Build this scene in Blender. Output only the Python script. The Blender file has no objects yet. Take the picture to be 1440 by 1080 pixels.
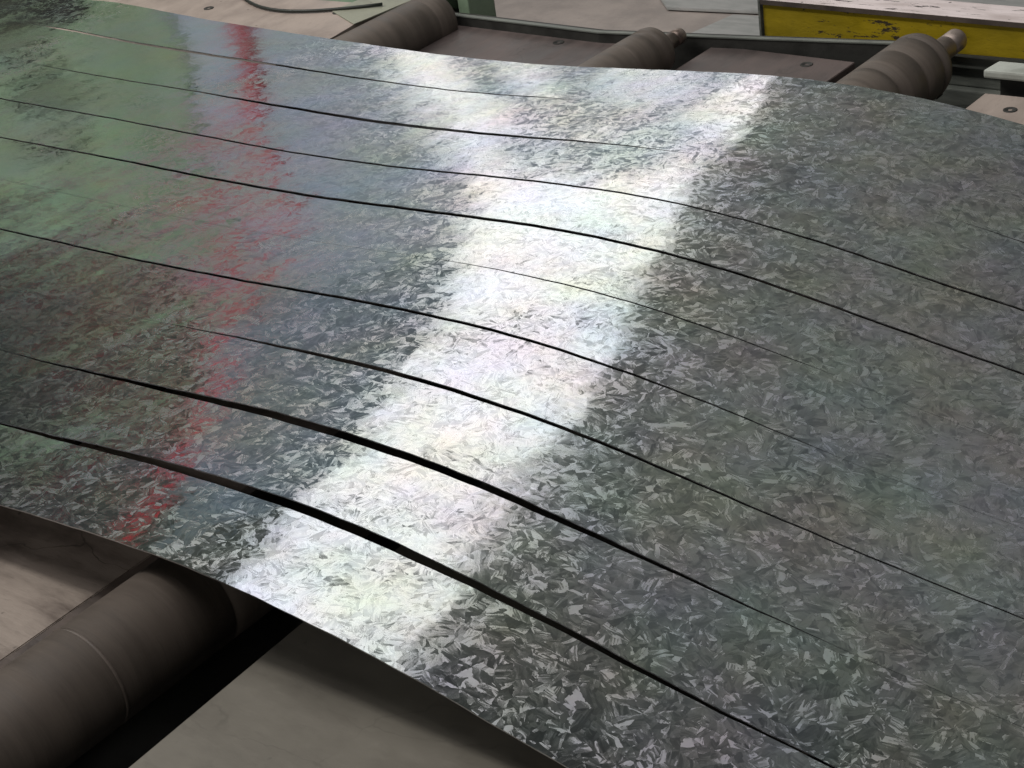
import bpy, bmesh, math, random
import numpy as np
from mathutils import Vector, Matrix
random.seed(7)
sc = bpy.context.scene

# ------------------------------------------------------------------ units
S = 0.15                       # one slit strip is about 15 cm wide
ZC = 13.0                      # camera height over the floor, in strip widths
def V(x, y, z): return Vector((x*S, y*S, (z+ZC)*S))

# ------------------------------------------------------------------ camera
cam = bpy.data.cameras.new('camera'); camo = bpy.data.objects.new('camera', cam)
sc.collection.objects.link(camo); sc.camera = camo
r_ = Vector((0.79294163, 0.59490143, -0.13166568)); u_ = Vector((-0.19968955, 0.45789541, 0.86628857))
f_ = Vector((-0.57564542, 0.66062401, -0.48187993))
camo.matrix_world = Matrix(((r_.x, u_.x, -f_.x, 0), (r_.y, u_.y, -f_.y, -6.66423*S), (r_.z, u_.z, -f_.z, ZC*S), (0, 0, 0, 1)))
cam.sensor_width = 36; cam.lens = 63.91; cam.clip_end = 200; cam.clip_start = 0.05

# ------------------------------------------------------------------ world: dim hall air
w = bpy.data.worlds.new('World'); sc.world = w; w.use_nodes = True
bg = w.node_tree.nodes['Background']; bg.inputs[0].default_value = (0.74, .86, 1.0, 1); bg.inputs[1].default_value = 0.052

# ------------------------------------------------------------------ roof light and added fill lamps
def area(name, loc, target, sx, sy, power, col):
    l = bpy.data.lights.new(name, 'AREA'); l.shape = 'RECTANGLE'; l.size = sx; l.size_y = sy; l.energy = power; l.color = col
    o = bpy.data.objects.new(name, l); o.location = loc; sc.collection.objects.link(o)
    o.rotation_euler = (target-loc).to_track_quat('-Z', 'Y').to_euler(); return o
area('roof_light', V(-13, -2, 44), V(-13, 4, -8), 7, 5, 295, (1.0, 0.96, 0.95))

sc.view_settings.view_transform = 'Standard'; sc.view_settings.look = 'None'
sc.view_settings.exposure = 0; sc.view_settings.gamma = 1
sc.render.engine = 'CYCLES'
WINDOW_L = 1.6
area('machine_fill', V(-38, -4, 22), V(-38, 20, -1), 3, .6, 230, (1.0, .96, .9))  # added fill that brightens the mirrored machine housing
area('front_fill', V(-4, -34, 8), V(-10, 2, -8), 3, 2.4, 55, (1.0, .95, .9))  # added fill from behind the camera, lifts shadows under the sheet

# ------------------------------------------------------------------ helpers
def link(o): sc.collection.objects.link(o); return o
def obj(name, bm, mats, parent=None, smooth=False, origin=None):
    me = bpy.data.meshes.new(name); bmesh.ops.recalc_face_normals(bm, faces=bm.faces[:])
    if origin is not None: bmesh.ops.translate(bm, verts=bm.verts[:], vec=-origin)
    bm.to_mesh(me); bm.free()
    for m in (mats if isinstance(mats, (list, tuple)) else [mats]): me.materials.append(m)
    if smooth:
        for p in me.polygons: p.use_smooth = True
    o = bpy.data.objects.new(name, me); link(o)
    if origin is not None: o.location = origin
    if parent is not None:
        o.parent = parent; o.matrix_parent_inverse = Matrix.Identity(4)
        o.location = (origin if origin is not None else Vector()) - parent.location
    return o
def tag(o, label=None, cat=None, group=None, kind=None):
    if label: o['label'] = label
    if cat: o['category'] = cat
    if group: o['group'] = group
    if kind: o['kind'] = kind
    return o
def thing(name, loc, label, cat, group=None):
    o = bpy.data.objects.new(name, None); o.location = loc; o.empty_display_size = .1; link(o)
    return tag(o, label, cat, group)
def hexa(bm, P, bevel=0):
    """eight corners: bottom ring then top ring"""
    v = [bm.verts.new(p) for p in P]
    fs = [bm.faces.new([v[i] for i in q]) for q in ((0,3,2,1),(4,5,6,7),(0,1,5,4),(1,2,6,5),(2,3,7,6),(3,0,4,7))]
    if bevel:
        es = list({e for f in fs for e in f.edges})
        bmesh.ops.bevel(bm, geom=es, offset=bevel, segments=2, affect='EDGES', profile=.6)
def box(bm, x0, x1, y0, y1, z0, z1, bevel=0):
    hexa(bm, [V(x0,y0,z0),V(x1,y0,z0),V(x1,y1,z0),V(x0,y1,z0),V(x0,y0,z1),V(x1,y0,z1),V(x1,y1,z1),V(x0,y1,z1)], bevel)
def prism_xy(bm, pts, z0, z1, bevel=0):
    lo = [bm.verts.new(V(x,y,z0)) for x,y in pts]; hi = [bm.verts.new(V(x,y,z1)) for x,y in pts]; n = len(pts)
    fs = [bm.faces.new(lo[::-1]), bm.faces.new(hi)] + [bm.faces.new((lo[i], lo[(i+1)%n], hi[(i+1)%n], hi[i])) for i in range(n)]
    if bevel:
        es = list({e for f in fs for e in f.edges}); bmesh.ops.bevel(bm, geom=es, offset=bevel, segments=2, affect='EDGES')
def lathe(bm, A, B, prof, n=72, cap=True):
    """prof: (t along A-B in metres, radius in metres)"""
    ax = (B-A).normalized(); a = ax.orthogonal().normalized(); b = ax.cross(a); rings = []
    for t, r in prof:
        rings.append([bm.verts.new(A+ax*t+(a*math.cos(2*math.pi*i/n)+b*math.sin(2*math.pi*i/n))*r) for i in range(n)])
    for R, Q in zip(rings, rings[1:]):
        for i in range(n): bm.faces.new((R[i], R[(i+1)%n], Q[(i+1)%n], Q[i]))
    if cap: bm.faces.new(rings[0][::-1]); bm.faces.new(rings[-1])
def tube(bm, pts, r, n=12):
    rings = []
    for i, p in enumerate(pts):
        d = (pts[min(i+1, len(pts)-1)]-pts[max(i-1, 0)]).normalized(); a = d.cross(Vector((0,0,1)))
        if a.length < .1: a = d.cross(Vector((1,0,0)))
        a.normalize(); b = d.cross(a)
        rings.append([bm.verts.new(p+(a*math.cos(2*math.pi*k/n)+b*math.sin(2*math.pi*k/n))*r) for k in range(n)])
    for R, Q in zip(rings, rings[1:]):
        for i in range(n): bm.faces.new((R[i], R[(i+1)%n], Q[(i+1)%n], Q[i]))
    bm.faces.new(rings[0][::-1]); bm.faces.new(rings[-1])

# ------------------------------------------------------------------ materials
class NT:
    def __init__(s, name):
        s.m = bpy.data.materials.new(name); s.m.use_nodes = True; s.t = s.m.node_tree
        s.b = s.t.nodes['Principled BSDF']
    def n(s, typ, **kw):
        x = s.t.nodes.new(typ)
        for k, v in kw.items():
            if k == 'i':
                for a, b in v.items():
                    if isinstance(b, bpy.types.NodeSocket): s.t.links.new(b, x.inputs[a])
                    else: x.inputs[a].default_value = b
            else: setattr(x, k, v)
        return x
    def math(s, op, a, b=0.0, c=None, clamp=False):
        x = s.n('ShaderNodeMath', operation=op, use_clamp=clamp, i={0: a, 1: b})
        if c is not None:
            if isinstance(c, bpy.types.NodeSocket): s.t.links.new(c, x.inputs[2])
            else: x.inputs[2].default_value = c
        return x.outputs[0]
    def vmath(s, op, a, b=None, **kw):
        i = {0: a}
        if b is not None: i[1] = b
        x = s.n('ShaderNodeVectorMath', operation=op, i=i)
        for k, v in kw.items(): 
            if isinstance(v, bpy.types.NodeSocket): s.t.links.new(v, x.inputs[k])
            else: x.inputs[k].default_value = v
        return x.outputs[0]
    def mr(s, v, a, b, c, d, smooth=False):
        return s.n('ShaderNodeMapRange', interpolation_type='SMOOTHSTEP' if smooth else 'LINEAR', i={0: v, 1: a, 2: b, 3: c, 4: d}).outputs[0]
    def mix(s, f, a, b, typ='MIX'):
        x = s.n('ShaderNodeMix', data_type='RGBA', blend_type=typ)
        for k, v in ((0, f), (6, a), (7, b)):
            if isinstance(v, bpy.types.NodeSocket): s.t.links.new(v, x.inputs[k])
            else: x.inputs[k].default_value = v if k == 0 or len(v) == 4 else (*v, 1)
        return x.outputs[2]
    def noise(s, vec, scale, detail=4, rough=.55, dist=0):
        return s.n('ShaderNodeTexNoise', i={'Vector': vec, 'Scale': scale, 'Detail': detail, 'Roughness': rough, 'Distortion': dist}).outputs[0]
    def out(s, name, v):
        if isinstance(v, bpy.types.NodeSocket): s.t.links.new(v, s.b.inputs[name])
        else: s.b.inputs[name].default_value = v
    def bump(s, h, dist, strength=1):
        s.out('Normal', s.n('ShaderNodeBump', i={'Height': h, 'Distance': dist, 'Strength': strength}).outputs[0])

def worn(name, base, dark, rough=.5, metal=0.0, scale=(1,1,1), nscale=14, flake=0, spots=.0, bump=.0004, crack=0):
    """painted or bare steel with grime, scratches drawn out along one direction and small chips"""
    k = NT(name); co = k.n('ShaderNodeTexCoord').outputs['Object']
    st = k.n('ShaderNodeMapping', i={'Vector': co, 'Scale': scale}).outputs[0]
    big = k.noise(co, 3.2, 5, .6); sm = k.noise(st, nscale, 7, .62, .3); fine = k.noise(st, nscale*9, 4, .6)
    f = k.mr(k.math('ADD', k.math('MULTIPLY', big, .55), k.math('MULTIPLY', sm, .45)), .38, .62, 0, 1, True)
    c = k.mix(f, dark, base)
    c = k.mix(k.mr(fine, .58, .78, 0, .16), c, [min(1, v*1.5+.03) for v in base])
    c = k.mix(k.mr(fine, .22, .42, .3, 0), c, [v*.45 for v in dark])
    if spots:
        sp = k.n('ShaderNodeTexVoronoi', i={'Vector': co, 'Scale': 22}).outputs['Distance']
        sn = k.noise(co, 60, 4)
        m = k.mr(k.math('ADD', sp, k.math('MULTIPLY', sn, .35)), .20, .24, spots, 0)
        c = k.mix(m, c, (.02, .017, .014))
    if flake:
        fn = k.noise(st, 26, 8, .7, .2); fb = k.noise(co, 7, 3)
        c = k.mix(k.mr(k.math('ADD', fn, k.math('MULTIPLY', fb, .5)), .885, .90, 0, flake), c, (.035, .028, .024))
    if crack:
        cv = k.vmath('ADD', st, k.vmath('MULTIPLY', k.n('ShaderNodeTexNoise', i={'Vector': co, 'Scale': 5.0, 'Detail': 5}).outputs['Color'], (.25, .25, .25)))
        ce = k.n('ShaderNodeTexVoronoi', feature='DISTANCE_TO_EDGE', i={'Vector': cv, 'Scale': 5.5}).outputs['Distance']
        gate = k.mr(k.noise(co, 6, 3), .48, .6, 0, 1)
        c = k.mix(k.math('MULTIPLY', k.mr(ce, .0, .012, crack, 0), gate), c, [v*.4 for v in dark])
    k.out('Base Color', c); k.out('Metallic', metal); k.out('Roughness', k.mr(sm, .3, .7, rough-.12, rough+.15))
    k.bump(k.math('ADD', sm, fine), bump)
    return k.m

def spangle():
    """hot-dip zinc: crystal grains, each split into slanting shards with feathered striations"""
    k = NT('zinc_spangle'); uv = k.n('ShaderNodeUVMap', uv_map='flat').outputs[0]
    wn = k.n('ShaderNodeTexNoise', noise_dimensions='2D', i={'Vector': uv, 'Scale': 26, 'Detail': 3}).outputs['Color']
    wp = k.vmath('ADD', uv, k.vmath('MULTIPLY', k.vmath('SUBTRACT', wn, (.5, .5, .5)), (.009, .009, 0)))
    def vor(vec, scale, dist='EUCLIDEAN', ex=1.0, rand=1.0):
        v = k.n('ShaderNodeTexVoronoi', voronoi_dimensions='2D', distance=dist, i={'Vector': vec, 'Scale': scale, 'Randomness': rand})
        if dist == 'MINKOWSKI': v.inputs['Exponent'].default_value = ex
        return v
    def fans(vec, scale, wedges, jit):
        """grains whose facets radiate from the seed as triangular wedges"""
        g = vor(vec, scale, 'MINKOWSKI', .9)
        d = k.vmath('SUBTRACT', vec, g.outputs['Position'])
        sp = k.n('ShaderNodeSeparateXYZ', i={0: d}).outputs
        c = k.n('ShaderNodeSeparateColor', i={0: g.outputs['Color']}).outputs
        ang = k.math('ADD', k.math('DIVIDE', k.math('ARCTAN2', sp[1], sp[0]), 6.2832), .5)
        ang = k.math('ADD', ang, k.math('MULTIPLY', c[0], .37))
        n = k.math('ADD', wedges, k.math('FLOOR', k.math('MULTIPLY', c[1], 4)))
        t = k.math('MULTIPLY', ang, n)
        t = k.math('ADD', t, jit)
        sec = k.math('FLOOR', t); fr = k.math('FRACT', t)
        wnz = k.n('ShaderNodeTexWhiteNoise', noise_dimensions='4D', i={'Vector': g.outputs['Position'], 'W': sec})
        return g, c, wnz.outputs['Value'], wnz.outputs['Color'], fr
    jn = k.math('MULTIPLY', k.math('SUBTRACT', k.noise(uv, 130, 2), .5), .8)
    g, gc, v1, c1, f1 = fans(wp, 28, 5, jn)
    th = k.math('MULTIPLY', k.math('ADD', gc[0], v1), 6.283)
    loc = k.n('ShaderNodeVectorRotate', rotation_type='Z_AXIS', i={'Vector': wp, 'Angle': th}).outputs[0]
    # long shards cut across the fans
    sh = vor(k.vmath('ADD', k.vmath('MULTIPLY', loc, (1, 4.6, 0)), g.outputs['Color']), 41, 'MANHATTAN')
    scn = k.n('ShaderNodeSeparateColor', i={0: sh.outputs['Color']}).outputs
    g2, gc2, v2, c2, f2 = fans(k.vmath('ADD', k.vmath('MULTIPLY', loc, (1, 1.8, 0)), (3.3, 1.7, 0)), 56, 4, jn)
    # feathers run along one side of some shards
    wv = k.n('ShaderNodeTexWave', wave_type='BANDS', bands_direction='Y', wave_profile='TRI', i={'Vector': loc, 'Scale': 95, 'Distortion': .6, 'Detail': 1, 'Detail Scale': 3}).outputs['Fac']
    fe = k.math('MULTIPLY', k.math('SUBTRACT', wv, .5), k.mr(scn[2], .72, .9, 0, .27))
    fine = k.noise(k.vmath('MULTIPLY', loc, (70, 480, 0)), 1, 3)
    val = k.math('ADD', k.math('MULTIPLY', v1, .30), k.math('MULTIPLY', scn[1], .50))
    val = k.math('ADD', val, k.math('MULTIPLY', v2, .24))
    val = k.math('ADD', val, k.math('MULTIPLY', k.math('SUBTRACT', f1, .5), .16))
    val = k.math('ADD', val, fe); val = k.math('ADD', val, k.math('MULTIPLY', k.math('SUBTRACT', fine, .5), .22))
    val = k.mr(val, .24, .80, 0, 1)
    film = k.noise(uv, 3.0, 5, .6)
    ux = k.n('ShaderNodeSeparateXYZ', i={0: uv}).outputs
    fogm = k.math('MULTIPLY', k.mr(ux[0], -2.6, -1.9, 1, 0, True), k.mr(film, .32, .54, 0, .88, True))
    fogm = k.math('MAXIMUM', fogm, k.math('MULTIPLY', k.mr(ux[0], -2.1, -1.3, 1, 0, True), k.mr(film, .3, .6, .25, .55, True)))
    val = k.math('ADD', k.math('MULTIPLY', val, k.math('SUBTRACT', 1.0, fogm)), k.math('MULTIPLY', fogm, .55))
    dull = k.mr(val, .0, .6, 1, 0)                      # the few deep, mirror-dark facets
    col = k.mix(dull, (.715, .745, .775), (.43, .455, .485))
    tint = k.n('ShaderNodeTexNoise', noise_dimensions='2D', i={'Vector': uv, 'Scale': 6, 'Detail': 4, 'Roughness': .6}).outputs['Color']
    tn = k.vmath('ADD', k.vmath('MULTIPLY', k.vmath('SUBTRACT', tint, (.5, .5, .5)), (.38, .26, .54)), (1, 1, 1))
    col = k.vmath('MULTIPLY', col, tn)
    k.out('Base Color', col); k.out('Metallic', 1.0)
    rg = k.math('ADD', k.math('ADD', .06, k.math('MULTIPLY', k.math('POWER', val, 1.4), .16)), k.math('MULTIPLY', k.math('POWER', val, 4.0), .16))
    k.out('Roughness', rg)
    tv = k.vmath('ADD', k.vmath('SUBTRACT', c1, (.5, .5, .5)), k.vmath('MULTIPLY', k.vmath('SUBTRACT', c2, (.5, .5, .5)), (.8, .8, .8)))
    tv = k.vmath('MULTIPLY', tv, (TILT, TILT, 0))
    nrm = k.n('ShaderNodeNewGeometry').outputs['Normal']
    k.out('Normal', k.vmath('NORMALIZE', k.vmath('ADD', nrm, tv)))
    return k.m
TILT = .016
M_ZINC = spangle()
M_EDGE = worn('zinc_cut_edge', (.62, .63, .64), (.4, .41, .42), .35, 1.0, (1, 1, 1), 40, bump=.0001)
M_PLATE = worn('worn_table_steel', (.40, .335, .29), (.27, .22, .19), .5, .0, (2.5, .7, 1), 9, spots=.5)
M_PLATE_D = worn('dark_table_steel', (.13, .10, .092), (.06, .05, .047), .5, .0, (2.2, .5, 1), 8, spots=.7, crack=.5)
M_PLATE_B = worn('brown_table_steel', (.31, .26, .22), (.105, .083, .07), .5, .0, (.5, 2.2, 1), 12, spots=.5, crack=.8)
M_PLATE_N = worn('olive_table_steel', (.185, .172, .142), (.12, .11, .092), .48, .0, (.6, 1.6, 1), 4, spots=.25, crack=.25)
M_ROLL = worn('brown_roller_steel', (.098, .078, .062), (.058, .046, .037), .62, .0, (1.2, 14, 1.2), 2.2, bump=.0003)
M_ROLL_LIT = worn('lit_roller_steel', (.165, .137, .114), (.09, .074, .061), .55, .0, (1.2, 22, 1.2), 2.6, spots=.3, bump=.0004)  # stronger light at the far side painted in as a lighter steel colour
M_RING = worn('rubbed_roller_ring', (.125, .10, .083), (.07, .056, .046), .5, .1, (1, 1, 1), 30)
M_SHAFT = worn('bare_shaft_steel', (.42, .35, .31), (.16, .12, .10), .38, .6, (1, 1, 1), 30, spots=.6)
M_DARK = worn('grimy_steel', (.05, .05, .045), (.02, .02, .018), .6, .2)
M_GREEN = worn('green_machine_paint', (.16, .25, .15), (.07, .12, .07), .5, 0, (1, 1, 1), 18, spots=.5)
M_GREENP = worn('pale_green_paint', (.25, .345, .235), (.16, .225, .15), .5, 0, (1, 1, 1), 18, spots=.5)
M_XBAR = worn('greenish_worn_steel', (.30, .31, .24), (.2, .2, .15), .5, 0, (1, 1, 1), 18, spots=.5)
M_WHITEG = worn('whitish_paint', (.52, .55, .50), (.33, .35, .31), .5, 0, (1, 1, 1), 18, spots=.5)
M_GREY = worn('grey_green_paint', (.20, .215, .19), (.10, .11, .10), .55, 0, (1, 1, 6), 10)
M_YEL = worn('yellow_beam_paint', (.42, .305, .006), (.28, .21, .010), .5, 0, (1, 1, 3), 12, spots=.95, flake=.95)
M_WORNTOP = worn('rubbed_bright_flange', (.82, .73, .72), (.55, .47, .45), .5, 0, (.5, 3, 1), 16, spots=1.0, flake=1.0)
M_RUST = worn('brown_primer', (.11, .085, .07), (.05, .04, .035), .6, 0)
M_FLOOR = worn('concrete_floor', (.40, .35, .32), (.30, .265, .245), .75, 0, (1, 1, 1), 9)
M_FSHEET = worn('scratched_grey_sheet', (.42, .42, .41), (.30, .31, .30), .5, 0, (.7, 5, 1), 14)
M_RED = NT('red_enamel'); M_RED.out('Base Color', (.36, .035, .045, 1)); M_RED.out('Roughness', .4); M_RED = M_RED.m
M_HOSE = NT('black_rubber'); M_HOSE.out('Base Color', (.02, .025, .02, 1)); M_HOSE.out('Roughness', .5); M_HOSE = M_HOSE.m
def lit(name, col, s):
    k = NT(name); k.out('Base Color', (0, 0, 0, 1)); k.out('Roughness', .3); k.out('Emission Color', (*col, 1)); k.out('Emission Strength', s); return k.m
M_DAY = lit('daylit_glass', (1.0, .97, .93), WINDOW_L)
M_GLOW2 = lit('added_dim_glow', (.85, .97, 1.0), .20)  # added glow that stands in for the dim hall gradient
M_GLOW = lit('added_blue_glow', (.86, .94, 1.0), .33)  # added bluish glow behind the window for the zinc to mirror

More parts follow.
